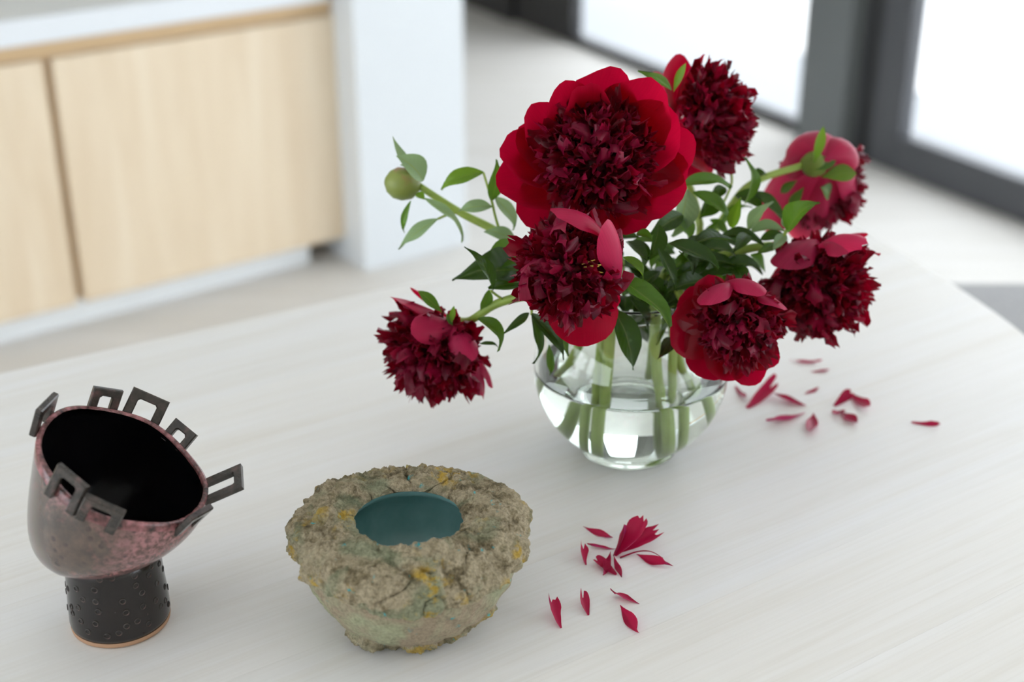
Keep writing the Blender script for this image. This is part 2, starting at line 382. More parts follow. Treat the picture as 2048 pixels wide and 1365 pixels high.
# ------------------------------------------------------------------ glass vase
VX, VY = .1045, 1.12
vase = thing('vase', 'round clear glass vase half filled with water holding the peonies', 'vase', V((VX, VY, ZT)))
R_, CZ = .0853, .081
prof = [(.0005, .004), (.028, .004), (.036, .0015), (.040, .0004), (.0435, .0012), (.0445, .004), (.0440, .0075), (.0445, .0095)]
for k in range(1, 29):
    zz = .0095+(.150-.0095)*k/28.0
    prof.append((math.sqrt(max(1e-6, R_**2-(zz-CZ)**2)), zz))
rt = prof[-1][0]; prof += [(rt+.0005, .1525), (rt+.001, .1545), (rt-.0008, .1560), (rt-.0028, .1545)]
Ri = R_-.0038
for k in range(0, 27):
    zz = .150+(.0175-.150)*k/26.0
    prof.append((math.sqrt(max(1e-6, Ri**2-(zz-CZ)**2)), zz))
prof += [(.0465, .0150), (.042, .0138), (.02, .0135), (.0005, .0135)]
v, f = lathe_vf(prof, 96)
nseg = 96; f.append(tuple(range(nseg-1, -1, -1))); n0 = (len(prof)-1)*nseg; f.append(tuple(n0+k for k in range(nseg)))
add('glass_body', [V(p)+V((VX, VY, ZT)) for p in v], [tuple(reversed(q)) for q in f] if False else f, M['glass'], vase)
ZWAT = .082
pw = [(.0005, .0133), (.02, .0133), (.042, .0136), (.0467, .0149)]
for k in range(0, 19):
    zz = .0175+(ZWAT-.0175)*k/18.0; pw.append((math.sqrt(Ri**2-(zz-CZ)**2)+.0003, zz))
pw += [(pw[-1][0]-.0015, ZWAT-.0006), (.05, ZWAT-.0008), (.0005, ZWAT-.0008)]
v, f = lathe_vf(pw, 96); f.append(tuple(range(nseg-1, -1, -1))); n0 = (len(pw)-1)*nseg; f.append(tuple(n0+k for k in range(nseg)))
o = add('water', [V(p)+V((VX, VY, ZT)) for p in v], f, M['water'], vase); o['label'] = 'clear water'

# ------------------------------------------------------------------ sheets: petals and leaves
def prof_round(s):
    return .22+.78*math.sin(math.pi/2*min(1, s/.58))**1.2
def prof_leaf(s):
    return max(0.02, math.sin(math.pi*min(1, s*.98+.02)**.82))**1.15
def prof_strap(s):
    if s < .70: return .22+.78*(s/.70)**.9
    return max(.35, math.sqrt(max(0, 1-((s-.70)/.42)**2)))
def prof_spear(s): return max(.03, math.sin(math.pi*min(1, s)**1.25)**.9)
def sheet(B, T, Nn, W, prof, bulge=.2, cup=.25, ruffle=.0, seed=0, nu=12, nv=9, fold=0, jag=0, twist=0, lag=0, curl=0):
    B = V(B); T = V(T); Ln = (T-B).length; ax = (T-B).normalized()
    Nn = V(Nn); Nn = (Nn-ax*Nn.dot(ax)).normalized()
    C = (B+T)/2-Nn*(bulge*Ln); rr = random.Random(seed)
    jg = [rr.uniform(-1, 1) for _ in range(nv)]; off = V((rr.random()*50, rr.random()*50, rr.random()*50))
    vs = []; uv = []; fs = []
    for i in range(nu):
        s = i/(nu-1)
        p = B*(1-s)**2+C*(2*s*(1-s))+T*s*s
        t = ((C-B)*(1-s)+(T-C)*s).normalized()
        sd_ = t.cross(Nn).normalized(); n = sd_.cross(t).normalized()
        if twist:
            an = twist*s; sd_, n = sd_*math.cos(an)+n*math.sin(an), n*math.cos(an)-sd_*math.sin(an)
        hw = W/2*prof(s); s_row = s; p0, t0, sd0, n0_ = p, t, sd_, n
        for j in range(nv):
            q = 2*j/(nv-1)-1; s = s_row; p, t, sd_, n = p0, t0, sd0, n0_
            if prof is prof_round:                                  # broad petals end in a half-ellipse
                q = math.sin(math.pi/2*q); s = s_row*(.52+.48*math.sqrt(max(0, 1-.985*abs(q)**2.1)))
                p = B*(1-s)**2+C*(2*s*(1-s))+T*s*s; t = ((C-B)*(1-s)+(T-C)*s).normalized()
                sd_ = t.cross(Nn).normalized(); n = sd_.cross(t).normalized(); hw = W/2*prof(s)
            cc = max(1e-3, abs(cup)*1.6); ang = q*cc
            x = hw*math.sin(ang)/cc; z = hw*(1-math.cos(ang))/cc*(1 if cup >= 0 else -1)
            pt = p+sd_*x+n*(z+fold*abs(q)*hw)
            if ruffle: pt = pt+n*(noise.noise(off+V((q*1.9, s*2.6, 0)))*ruffle*Ln*(.25+.75*s)*(.35+.65*abs(q)))+sd_*(noise.noise(off+V((7, s*4, q)))*ruffle*.35*Ln*s)
            if curl: pt = pt+n*(curl*Ln*max(0, s-.55)**2*3)
            if jag and s > .5: pt = pt+t*(jg[j]*jag*Ln*((s-.5)/.5)**2)
            if lag: pt = pt-t*(lag*Ln*q*q*s)
            vs.append(pt); uv.append((q, s))
    for i in range(nu-1):
        for j in range(nv-1):
            a = i*nv+j; fs.append((a, a+1, a+nv+1, a+nv))
    return vs, fs, uv
def add_sheet(name, parent, m, *a, **k):
    v, f, uv = sheet(*a, **k); return add(name, v, f, m, parent, uv)

# ------------------------------------------------------------------ peonies
TW = V((VX, VY, ZT))
def s2w(a): return (RIGHT*a[0]+UP*a[1]+CAMV*a[2]).normalized()
# jagged inner petals: a few shapes shared by all blooms (unit length along z, inner face +y)
INNER = []
for k in range(10):
    r_ = random.Random(100+k)
    vv, ff, uu = sheet((0, 0, 0), (0, 0.0, 1), (0, 1, 0), .36+.22*r_.random(), prof_strap, bulge=.10+.12*r_.random(), cup=.30+.35*r_.random(),
                       ruffle=.42, seed=200+k, nu=8, nv=7, jag=.17, twist=r_.uniform(-.9, .9), curl=r_.uniform(-.5, 1.0))
    INNER.append(mesh_from('inner_petal', vv, ff, M['petal'], uu))
PGROUP = 'peonies in the glass vase'
class Peony: pass
def peony(label, base_off, stem_px, head, axis, name='peony', cat='flower', r0=.0040, r1=.0032):
    """base_off: stem foot inside the vase (x, y, z from vase foot); stem_px: list of points; head: bloom centre"""
    p = Peony(); foot = TW+V(base_off); p.root = thing(name, label, cat, foot, 0, PGROUP)
    p.C = head; p.a = axis; p.rnd = random.Random(label)
    pts = [foot]+stem_px
    path = catmull(pts, 8); k0 = 12
    cut = next((i for i, q in enumerate(path) if q.z > ZT+.145), len(path)-2); lowpts = path[:cut+1]; up = path[max(0, len(lowpts)-1):]
    if len(lowpts) < 2: lowpts = path[:2]
    v, f = tube_vf(lowpts, r0, r0*.95, 12); add('lower_stem', v, f, M['stem_low'], p.root)
    v, f = tube_vf(up, .0044, r1, 10); add('stem', v, f, M['stem'], p.root)
    return p
def inner_bloom(p, n, R, squash=1.0, spread=100, size=.55, base=.30, jitter=.35, mix=.25, smin=.75, smax=1.25, hole=None):
    """n jagged petals standing on a dome of radius R about the bloom axis"""
    a = p.a; x = a.cross(V((.21, .37, .9))).normalized(); y = a.cross(x).normalized(); rr = p.rnd
    ct = math.cos(math.radians(spread))
    v, f = lathe_vf([(.0004, -.5), (.3, -.42), (.46, -.2), (.5, .05), (.42, .3), (.25, .45), (.0004, .5)], 16)
    sc = R*.98
    add('bloom_centre', [p.C+(x*q[0]+y*q[1])*sc+a*(q[2]*sc*squash) for q in v], f, M['petal'], p.root)
    rt = p.root.location
    for i in range(n):
        cz = 1-(i+.5)/n*(1-ct); sz = math.sqrt(max(0, 1-cz*cz)); ph = i*2.399963+rr.uniform(-.25, .25)
        d = (x*(sz*math.cos(ph))+y*(sz*math.sin(ph))+a*(cz*squash))
        dn = d.normalized()
        pos = p.C+d*(R*base)
        ln = R*size*rr.uniform(smin, smax)*(1/ .62)
        dr = (dn+a*mix*rr.random()+V((rr.uniform(-1, 1), rr.uniform(-1, 1), rr.uniform(-1, 1)))*jitter).normalized()
        face = (a-dn*.2+V((rr.uniform(-1, 1), rr.uniform(-1, 1), rr.uniform(-1, 1)))*.9)
        fy = (face-dr*face.dot(dr)).normalized(); fx = fy.cross(dr).normalized()
        pos = pos-dr*(ln*.15)
        big = 1.35 if i % 5 == 0 else 1.0; ln *= .92*big
        mt = Matrix(((fx.x, fy.x, dr.x), (fx.y, fy.y, dr.y), (fx.z, fy.z, dr.z)))
        o = bpy.data.objects.new('petal', INNER[rr.randrange(len(INNER))]); COL.objects.link(o); o.parent = p.root
        wd = ln*rr.uniform(.75, 1.1)
        o.matrix_local = Matrix.Translation(pos-rt) @ mt.to_4x4() @ Matrix.Diagonal((wd, ln, ln, 1))
def guard(p, base, tip, toward, wpx, cup=.45, bulge=.22, ruffle=.10, axw=.6, m='guard', bt=None, seed=None, curl=0, lag=0, prof=prof_round, jag=.016, nrm=None):
    """one broad outer petal; base / tip in photo positions, toward = cm in front of the bloom centre"""
    Yc = p.C.y
    T = P(tip[0], tip[1], Yc)+CAMV*(toward*.01)
    if base is None: B = p.C-p.a*(p.R*.75)+(T-p.C)*.10
    else: B = P(base[0], base[1], Yc)+CAMV*((bt if bt is not None else 0)*.01)
    sc = FPX/depth(T); mid = (B+T)/2
    Nn = (p.C-mid).normalized()+p.a*axw
    if nrm: Nn = s2w(nrm)
    sd_ = seed if seed is not None else p.rnd.randrange(9999)
    return add_sheet('guard_petal', p.root, M[m], B, T, Nn, wpx/sc, prof, bulge=bulge, cup=cup, ruffle=ruffle, seed=sd_, nu=15, nv=13, curl=curl, lag=lag, jag=jag)
def leaf(p, b, t, w, kind='mid', Yb=None, Yt=None, arch=.12, fold=.55, face=(0.15, .5, .8), twist=0, curl=0, ruffle=.11):
    B = P(b[0], b[1], Yb or p.C.y); T = P(t[0], t[1], Yt or Yb or p.C.y)
    sc = FPX/depth(T); arch = arch*p.rnd.uniform(.6, 1.6); curl = curl+p.rnd.uniform(-.5, .15); face = (face[0]+p.rnd.uniform(-.35, .35), face[1], face[2]+p.rnd.uniform(-.2, .2))
    return add_sheet('leaf', p.root, M['leaf_'+kind], B, T, s2w(face), w/sc, prof_leaf, bulge=-arch, cup=.05, fold=fold, ruffle=ruffle, seed=p.rnd.randrange(9999), nu=12, nv=7, twist=twist, curl=curl)
def twig(p, pts, r=.0013, kind='stem'):
    v, f = tube_vf(catmull(pts, 5), r, r*.8, 7); add('leaf_stalk', v, f, M[kind], p.root)

def mouth(dx, dy, z=.152): return TW+V((dx, dy, z))
# --- A: the large open bloom
C = P(1196, 318, 1.06); ax = s2w((.02, .10, 1))
a_ = peony('largest crimson peony, fully open and facing the camera at the top of the bouquet', (-.026, -.034, .019), [mouth(-.018, -.012), P(1240, 520, 1.14), C-ax*.045], C, ax, r0=.0050)
a_.R = .053
inner_bloom(a_, 295, .047, squash=.66, spread=98, size=.37, base=.57, jitter=.33, mix=.5, smin=.6, smax=1.1)
for g in [((1216,131),-2.2,150,.45,.20),((1120,168),-1.2,125,.5,.2),((1052,222),-1.6,120,.5,.22),((998,300),-.8,125,.5,.22),((996,372),-.5,135,.5,.22),((1042,440),-.5,130,.5,.22),
          ((1318,170),-.8,165,.45,.2),((1398,285),-2.2,130,.45,.25),((1352,236),-.4,150,.45,.2),((1364,400),-.3,150,.5,.2),((1288,458),-.4,150,.5,.2),((1215,472),-.6,140,.5,.2),((1130,462),-.6,130,.5,.2),((1168,172),-.2,110,.5,.2),((1030,262),-2.4,110,.5,.2),((1378,345),-1.4,110,.45,.2)]:
    guard(a_, None, g[0], g[1]+1.3, g[2]*1.08, g[3], g[4], ruffle=.12)
# --- B: below A
C = P(1140, 540, 1.00); ax = s2w((-.25, .02, .95))
b_ = peony('crimson peony tucked beneath the largest bloom, one broad petal hanging down', (-.034, -.024, .019), [mouth(-.024, -.004), P(1215, 580, 1.07), C-ax*.03], C, ax)
b_.R = .045
inner_bloom(b_, 260, .040, squash=.85, spread=112, size=.37, base=.57, jitter=.33, mix=.2, smin=.65, smax=1.15)
guard(b_, None, (1178, 694), -.3, 150, .4, .18, ruffle=.06)
guard(b_, None, (1120, 640), -1.2, 110, .4, .18)
guard(b_, (1212, 486), (1100, 428), 2.6, 80, .8, .38, bt=.8, ruffle=.03, nrm=(-.45, -.75, -.45))
guard(b_, (1236, 566), (1204, 452), 3.2, 92, .8, .20, bt=1.6, ruffle=.03, nrm=(-.62, -.05, -.78))
guard(b_, None, (1228, 622), 1.2, 80, .5, .2)
guard(b_, None, (1050, 600), -1.5, 100, .5, .2); guard(b_, None, (1060, 470), -1.5, 100, .5, .2)
for k in range(4):
    q = P(1190+k*8, 520+((k*13) % 30), .975); tb = b_.C+(q-b_.C)*.45+CAMV*.015
    v, f = tube_vf([tb, (tb+q)/2+CAMV*.003, q], .0005, .0005, 5); add('stamen', v, f, M['stamen'], b_.root)
# --- C: behind on the right, seen from the side
C = P(1424, 235, 1.20); ax = s2w((.72, .12, .62))
c_ = peony('crimson peony behind the largest bloom, its ruffled disc turned to the right', (.027, -.030, .019), [mouth(.020, .0), P(1400, 470, 1.2), C-ax*.045], C, ax, r0=.0050)
c_.R = .046
inner_bloom(c_, 270, .042, squash=.62, spread=100, size=.37, base=.57, jitter=.32, mix=.3, smin=.6, smax=1.1)
for g in [((1409,106),-.6,75),((1345,114),-.2,150),((1296,146),-1.6,120),((1335,215),-1.5,90),((1390,364),.0,130),((1465,343),.6,95),((1430,340),-1.5,90),((1500,300),-1.0,80),((1372,190),-.6,110),((1358,300),-.6,120),((1385,250),-1.6,120)]:
    guard(c_, None, g[0], g[1], g[2], .5, .25)
# --- D: facing away
C = P(1640, 368, 1.27); ax = s2w((.30, -.30, -.88))
d_ = peony('pink-backed peony facing away towards the window with its green calyx showing', (.020, .034, .019), [mouth(.026, .010), P(1430, 460, 1.2), P(1500, 370, 1.22), C-ax*.044+s2w((-.35, 0, 0))*.008], C, ax)
d_.R = .046
inner_bloom(d_, 180, .042, squash=.8, spread=105, size=.37, base=.57, jitter=.3, mix=.2, smin=.65, smax=1.1)
db = d_.C-ax*.045
for g in [((1596,272),-.5,150,.8,.42),((1560,330),-.2,110,.7,.35),((1704,292),-.5,130,.85,.45),((1716,385),-1.0,110,.6,.3),((1690,430),-2.5,90,.5,.25),((1525,452),-.8,110,.5,.25),((1590,470),-1.5,120,.5,.25),((1650,455),-2.0,120,.5,.25)]:
    guard(d_, proj(db), g[0], g[1], g[2], g[3], g[4], axw=.2, bt=4.2, ruffle=.05)
for (b, t, w, k) in [((1606,340),(1628,266),22,'bright'),((1622,366),(1692,357),40,'bright'),((1588,385),(1562,422),22,'mid'),((1600,352),(1652,332),30,'mid'),((1575,372),(1545,395),20,'mid'),((1620,385),(1640,400),40,'mid')]:
    B = P(b[0], b[1], C.y)+CAMV*.046; T = P(t[0], t[1], C.y)+CAMV*.040
    add_sheet('sepal', d_.root, M['leaf_'+k], B, T, s2w((.1, .3, .95)), w*.00045, prof_spear, bulge=-.2, cup=.3, nu=9, nv=5)
v, f = lathe_vf([(.0003, -.009), (.008, -.006), (.0125, .0), (.013, .006), (.010, .010), (.0003, .011)], 18)
xx = ax.cross(UP).normalized(); yy = ax.cross(xx)
add('calyx', [db-ax*.004+xx*q[0]+yy*q[1]+ax*q[2] for q in v], f, M['leaf_bright'], d_.root)
# --- E: right
C = P(1636, 572, 1.12); ax = s2w((.28, -.45, .82))
e_ = peony('crimson peony at the right edge of the bouquet under pale pink back petals', (.056, -.006, .036), [mouth(.030, .0), P(1424, 520, 1.14), P(1550, 492, 1.13), C-ax*.04], C, ax)
e_.R = .046
inner_bloom(e_, 285, .044, squash=.9, spread=118, size=.37, base=.57, jitter=.3, mix=.1, smin=.65, smax=1.1)
guard(e_, (1640, 478), (1540, 535), 2.0, 120, .7, .30, axw=-.1, bt=-.5, ruffle=.04)
guard(e_, (1632, 492), (1714, 492), 3.2, 75, .6, .35, axw=-.1, bt=1.0, ruffle=.06, jag=.05)
guard(e_, (1640, 488), (1676, 512), 3.8, 60, .6, .3, axw=-.1, bt=1.6, ruffle=.06)
guard(e_, (1650, 500), (1738, 466), -.5, 62, .6, .25, axw=-.2, bt=-2.0, ruffle=.05)
guard(e_, (1680, 490), (1754, 512), 1.0, 45, .5, .15, axw=.0, bt=-.5, prof=prof_spear)
guard(e_, None, (1530, 590), .2, 90, .5, .3); guard(e_, None, (1560, 640), -1.2, 90, .5, .25)
# --- F: front right
C = P(1478, 648, 1.03); ax = s2w((.12, -.22, .95))
f_ = peony('crimson peony hanging low in front of the vase shoulder on the right', (.036, -.022, .021), [mouth(.034, -.012), P(1370, 600, 1.08), C-ax*.04], C, ax)
f_.R = .044
inner_bloom(f_, 260, .034, squash=.8, spread=108, size=.37, base=.57, jitter=.33, mix=.3, smin=.6, smax=1.15)
guard(f_, None, (1338, 672), .6, 150, .5, .2, ruffle=.06); guard(f_, None, (1392, 752), .6, 150, .5, .2, ruffle=.06); guard(f_, None, (1450, 762), .8, 120, .5, .2, ruffle=.06)
guard(f_, None, (1355, 610), -.6, 120, .5, .25)
guard(f_, None, (1505, 770), 1.2, 105, .6, .25); guard(f_, None, (1545, 735), .4, 90, .5, .25)
guard(f_, (1470, 566), (1392, 612), 2.6, 75, .7, .30, axw=-.1, bt=-.5, ruffle=.05)
guard(f_, (1455, 562), (1520, 592), 2.2, 62, .7, .35, axw=-.1, bt=-1.0, ruffle=.05)
guard(f_, (1500, 580), (1566, 622), 1.6, 70, .6, .25, axw=.0, bt=-.8)
guard(f_, None, (1400, 560), -1.0, 90, .5, .3)
# --- G: hanging low on the left
C = P(868, 702, 1.08); ax = s2w((-.30, -.72, .55))
g_ = peony('crimson peony drooping low at the left of the vase, pompom facing the table', (-.066, .008, .052), [mouth(-.030, -.006), P(1075, 590, 1.06), P(996, 607, 1.07), P(938, 642, 1.08), C-ax*.038], C, ax, r1=.0030)
g_.R = .044
inner_bloom(g_, 285, .041, squash=.85, spread=122, size=.37, base=.57, jitter=.26, mix=.0, smin=.7, smax=1.15)
guard(g_, (905, 645), (780, 594), .5, 90, .5, .12, axw=.3, bt=-.6, ruffle=.06, jag=.05)
guard(g_, (900, 640), (820, 574), -1.0, 50, .5, .15, axw=.3, bt=-1.2, ruffle=.05)
guard(g_, (914, 656), (828, 660), 4.0, 76, .6, .20, axw=-.4, bt=1.5, ruffle=.04)
guard(g_, (904, 650), (948, 722), 3.8, 70, .6, .22, axw=-.4, bt=1.5, ruffle=.04)
guard(g_, (915, 665), (966, 798), .8, 70, .6, .22, axw=-.2, bt=.0, ruffle=.10, jag=.08)
guard(g_, (930, 690), (984, 772), -.6, 50, .6, .22, axw=-.2, bt=-.6, ruffle=.10, jag=.06)
for (b, t, w, k) in [((884,626),(836,582),26,'mid'),((902,648),(908,612),12,'bright'),((905,652),(893,628),14,'mid')]:
    add_sheet('sepal', g_.root, M['leaf_'+k], P(*b, 1.06), P(*t, 1.06), s2w((.1, .5, .8)), w*.00042, prof_spear, bulge=-.1, cup=.2, nu=9, nv=5)
# --- H: bud
C = P(806, 368, 1.15); ax = s2w((-.90, .12, .3))
h_ = peony('closed round green peony bud on the long stem reaching left', (-.030, .030, .022), [mouth(-.020, .016), P(1060, 500, 1.13), P(979, 455, 1.14), P(920, 425, 1.145), P(838, 372, 1.15)], C, ax, 'peony_bud', r1=.0030)
v, f = lathe_vf([(.0003, -.0138), (.006, -.0128), (.0108, -.0085), (.0132, -.001), (.0124, .006), (.0085, .0115), (.003, .0145), (.0003, .0150)], 28)
xx = ax.cross(UP).normalized(); yy = ax.cross(xx)
bud = link('bud', mesh_from('bud', [(xx*q[0]+yy*q[1]+ax*q[2])*1.08 for q in v], f, M['bud']), h_.root, C-h_.root.location)
for (b, t, w, k, y0, y1, ar, cu) in [((842,356),(785,272),24,'pale',1.145,1.14,-.22,.1),((846,362),(792,312),62,'pale',1.132,1.132,.30,.5),((832,388),(850,400),20,'bright',1.14,1.135,.2,.4),((840,350),(800,330),34,'pale',1.155,1.15,.25,.4)]:
    add_sheet('sepal', h_.root, M['leaf_'+k], P(*b, y0), P(*t, y1), s2w((.0, .6, .8)), w*.00042, prof_leaf, bulge=-ar, cup=cu, nu=10, nv=7)
for l in [((822,402),(801,471),14,'mid'),((848,396),(944,468),26,'pale'),((876,438),(799,498),30,'pale'),((967,345),(871,376),34,'bright'),((983,402),(992,318),36,'mid'),((984,414),(914,420),30,'pale'),((990,395),(1040,458),34,'pale'),((1031,484),(968,460),34,'pale'),((1034,486),(1002,536),42,'pale')]:
    leaf(h_, *l, Yb=1.13, Yt=1.125, arch=.18 if l[2] > 28 else .1, fold=.3, twist=.3)
twig(h_, [P(920,425,1.145), P(900,428,1.14), P(876,438,1.13)]); twig(h_, [P(1000,465,1.14), P(990,430,1.135), P(983,400,1.13), P(967,345,1.13)])
# --- the leaves, each on the flower it grows from
for l in [((985,582),(935,492),34,'dark',1.05,1.04),((1050,545),(920,544),80,'dark',1.09,1.06),((1056,566),(975,578),42,'dark',1.08,1.05),((978,580),(960,620),26,'mid',1.07,1.07),((1045,500),(965,535),62,'mid',1.10,1.08),((956,637),(1017,692),36,'mid',1.04,1.03),((1058,626),(1008,668),18,'dark',1.05,1.03),((1063,630),(1083,730),22,'dark',1.05,1.03),((1064,628),(1137,714),30,'dark',1.045,1.02),((960,688),(1000,690),10,'dark',1.05,1.05),((1040,600),(1100,606),18,'dark',1.08,1.06)]:
    leaf(g_, *l[:4], Yb=l[4], Yt=l[5], twist=.3)
twig(g_, [P(1062,592,1.065), P(1064,610,1.055), P(1063,630,1.048)]); twig(g_, [P(1010,602,1.07), P(995,592,1.06), P(982,582,1.05)])
for l in [((1086,605),(1134,712),60,'mid',1.06,1.05),((1098,690),(1103,757),16,'mid',1.07,1.07),((1229,620),(1272,744),56,'dark',1.04,1.03),((1240,560),(1350,648),52,'mid',1.03,1.01),((1247,515),(1296,556),28,'bright',1.03,1.02),((1262,600),(1300,660),30,'dark',1.08,1.07)]:
    leaf(b_, *l[:4], Yb=l[4], Yt=l[5], twist=.25, arch=.15)
for l in [((1338,487),(1442,532),44,'dark',1.06,1.05),((1316,496),(1354,582),28,'dark',1.05,1.04),((1273,468),(1305,480),26,'mid',1.05,1.04),((1318,450),(1300,520),40,'dark',1.08,1.08),((1270,480),(1290,540),34,'dark',1.09,1.08),((1290,560),(1340,600),40,'dark',1.10,1.09),((1360,540),(1330,610),36,'dark',1.10,1.09)]:
    leaf(a_, *l[:4], Yb=l[4], Yt=l[5], twist=.3)
for l in [((1344,677),(1317,718),28,'dark',1.07,1.05),((1420,520),(1340,560),36,'dark',1.10,1.08),((1430,545),(1360,520),34,'dark',1.12,1.1),((1400,600),(1330,640),34,'dark',1.10,1.08),((1330,600),(1310,690),30,'mid',1.10,1.09),((1390,560),(1490,548),30,'dark',1.1,1.1),((1345,640),(1352,700),24,'mid',1.10,1.1)]:
    leaf(f_, *l[:4], Yb=l[4], Yt=l[5], twist=.3)
for l in [((1343,181),(1277,141),22,'mid',1.16,1.15),((1462,346),(1414,322),34,'dark',1.20,1.20),((1362,372),(1466,370),38,'mid',1.14,1.16),((1386,385),(1466,437),36,'mid',1.15,1.15),((1375,380),(1350,480),52,'pale',1.14,1.13),((1350,440),(1385,490),44,'mid',1.13,1.13),((1430,380),(1400,440),44,'dark',1.17,1.17),((1452,376),(1420,400),26,'dark',1.19,1.18),((1365,430),(1300,470),40,'dark',1.12,1.1),((1410,480),(1440,440),20,'mid',1.18,1.18)]:
    leaf(c_, *l[:4], Yb=l[4], Yt=l[5], twist=.3)
add_sheet('sepal', c_.root, M['leaf_bright'], P(1347, 184, 1.17), P(1372, 126, 1.165), s2w((-.2, .3, .9)), .0075, prof_spear, bulge=-.12, cup=.2, nu=9, nv=5)
twig(c_, [P(1463,345,1.2), P(1462,372,1.19), P(1440,420,1.17)])
for l in [((1489,408),(1506,315),34,'mid',1.17,1.17),((1505,352),(1534,346),22,'dark',1.22,1.22),((1462,455),(1484,394),26,'bright',1.15,1.14),((1470,390),(1530,420),44,'dark',1.2,1.19),((1506,384),(1568,444),34,'dark',1.2,1.19),((1440,450),(1500,400),22,'mid',1.2,1.2),((1420,440),(1460,480),24,'mid',1.19,1.18)]:
    leaf(d_, *l[:4], Yb=l[4], Yt=l[5], twist=.25)
for l in [((1496,460),(1546,402),30,'pale',1.14,1.13),((1574,462),(1632,398),56,'mid',1.12,1.11),((1570,455),(1575,418),22,'pale',1.13,1.13),((1500,466),(1572,456),34,'pale',1.14,1.13),((1572,470),(1545,498),24,'pale',1.12,1.11),((1520,480),(1580,470),26,'dark',1.15,1.15),((1553,492),(1512,508),20,'mid',1.12,1.11),((1440,520),(1530,540),40,'dark',1.16,1.15),((1470,540),(1500,580),30,'bright',1.15,1.14),((1500,510),(1530,545),34,'mid',1.16,1.16)]:
    leaf(e_, *l[:4], Yb=l[4], Yt=l[5], twist=.2)
twig(e_, [P(1424,500,1.14), P(1450,470,1.14), P(1480,458,1.14), P(1500,460,1.14)], .0016)
twig(e_, [P(1553,491,1.12), P(1565,475,1.12), P(1574,460,1.12)], .0018)
# dense inner foliage round the vase mouth
fr = random.Random(21)
owners = [a_, b_, c_, d_, e_, f_, g_]
for i in range(80):
    u = fr.uniform(1225, 1500); vv = fr.uniform(470, 640); Y0 = fr.uniform(1.08, 1.2)
    if u > 1400 and vv > 560: vv -= 70
    an = fr.uniform(0, 6.28); ln = fr.uniform(60, 110)
    own = min(owners, key=lambda q: (proj(q.C)[0]-u)**2+(proj(q.C)[1]-vv)**2)
    leaf(own, (u, vv), (u+math.cos(an)*ln, vv+abs(math.sin(an))*ln*.6-10), fr.uniform(26, 44), 'dark' if fr.random() < .8 else 'mid', Yb=Y0, Yt=Y0+fr.uniform(-.03, .02), arch=fr.uniform(.05, .2), twist=fr.uniform(-.4, .4), face=(fr.uniform(-.4, .4), .6, .6))

# ------------------------------------------------------------------ footed ceramic cup
def m_glaze():
    m, nt, b = mat('speckled_black_pink_glaze'); v = objco(nt)
    n1 = noise_n(nt, 26, 4, .6, v, .6); n2 = noise_n(nt, 240, 4, .7, v); n3 = noise_n(nt, 60, 5, .7, v)
    vo = nt.nodes.new('ShaderNodeTexVoronoi'); vo.inputs['Scale'].default_value = 120; L(nt, v, vo.inputs['Vector'])
    s = nt.nodes.new('ShaderNodeSeparateXYZ'); L(nt, v, s.inputs[0])
    grey = mixc(nt, ramp(nt, n3, [(.35, (0, 0, 0)), (.65, (1, 1, 1))]), (.058, .045, .036), (.125, .086, .068))
    pink = mixc(nt, ramp(nt, n2, [(.40, (0, 0, 0)), (.58, (1, 1, 1))]), (.10, .052, .046), (.32, .145, .145))
    # pink drifts where the glaze pooled: towards the right of the belly and low down
    a = nt.nodes.new('ShaderNodeMath'); a.operation = 'MULTIPLY_ADD'; L(nt, s.outputs[0], a.inputs[0]); a.inputs[1].default_value = 3.2; L(nt, n1, a.inputs[2])
    col = mixc(nt, ramp(nt, a.outputs[0], [(.44, (0, 0, 0)), (.58, (1, 1, 1))]), grey, pink)
    spots = ramp(nt, vo.outputs['Distance'], [(.20, (1, 1, 1)), (.32, (0, 0, 0))])
    spm = nt.nodes.new('ShaderNodeMath'); spm.operation = 'MULTIPLY'; L(nt, spots, spm.inputs[0]); L(nt, ramp(nt, n3, [(.48, (0, 0, 0)), (.6, (.85, .85, .85))]), spm.inputs[1])
    col = mixc(nt, spm.outputs[0], col, (.030, .020, .020))
    L(nt, col, b.inputs['Base Color']); b.inputs['Roughness'].default_value = .24; b.inputs['Coat Weight'].default_value = .4; b.inputs['Coat Roughness'].default_value = .1
    bump(nt, n2, .10, .0008, b); return m
def m_blackglaze(name, cols, sc=40, rough=.12, spec=.5):
    m, nt, b = mat(name); v = objco(nt); n = noise_n(nt, sc, 5, .65, v); L(nt, ramp(nt, n, cols), b.inputs['Base Color']); b.inputs['Roughness'].default_value = rough; b.inputs['Specular IOR Level'].default_value = spec
    bump(nt, n, .15, .0006, b); return m
M['glaze'] = m_glaze()
M['glaze_in'] = m_blackglaze('black_glaze_inside', [(.3, (.0015, .0015, .002)), (.8, (.003, .0025, .003))], 40, .22, .10)
M['glaze_foot'] = m_blackglaze('black_glaze_foot', [(.35, (.008, .006, .006)), (.62, (.016, .012, .011)), (.80, (.075, .05, .045))], 26, .17)
M['glaze_loop'] = m_blackglaze('dark_loop_glaze', [(.35, (.016, .014, .012)), (.55, (.045, .036, .030)), (.68, (.11, .06, .055))], 90, .2)
M['glaze_rim'] = m_blackglaze('pink_rim_glaze', [(.35, (.03, .022, .02)), (.50, (.16, .065, .065)), (.68, (.38, .15, .16))], 110, .2)
M['clay'] = plain('bare_clay', (.40, .235, .14), .8)
Q0 = PZ(243, 1240, ZT); Q0.z = ZT
cup = thing('footed_cup', 'dark speckled ceramic cup on a drum foot with square loops round its tilted rim', 'ceramic cup', Q0)
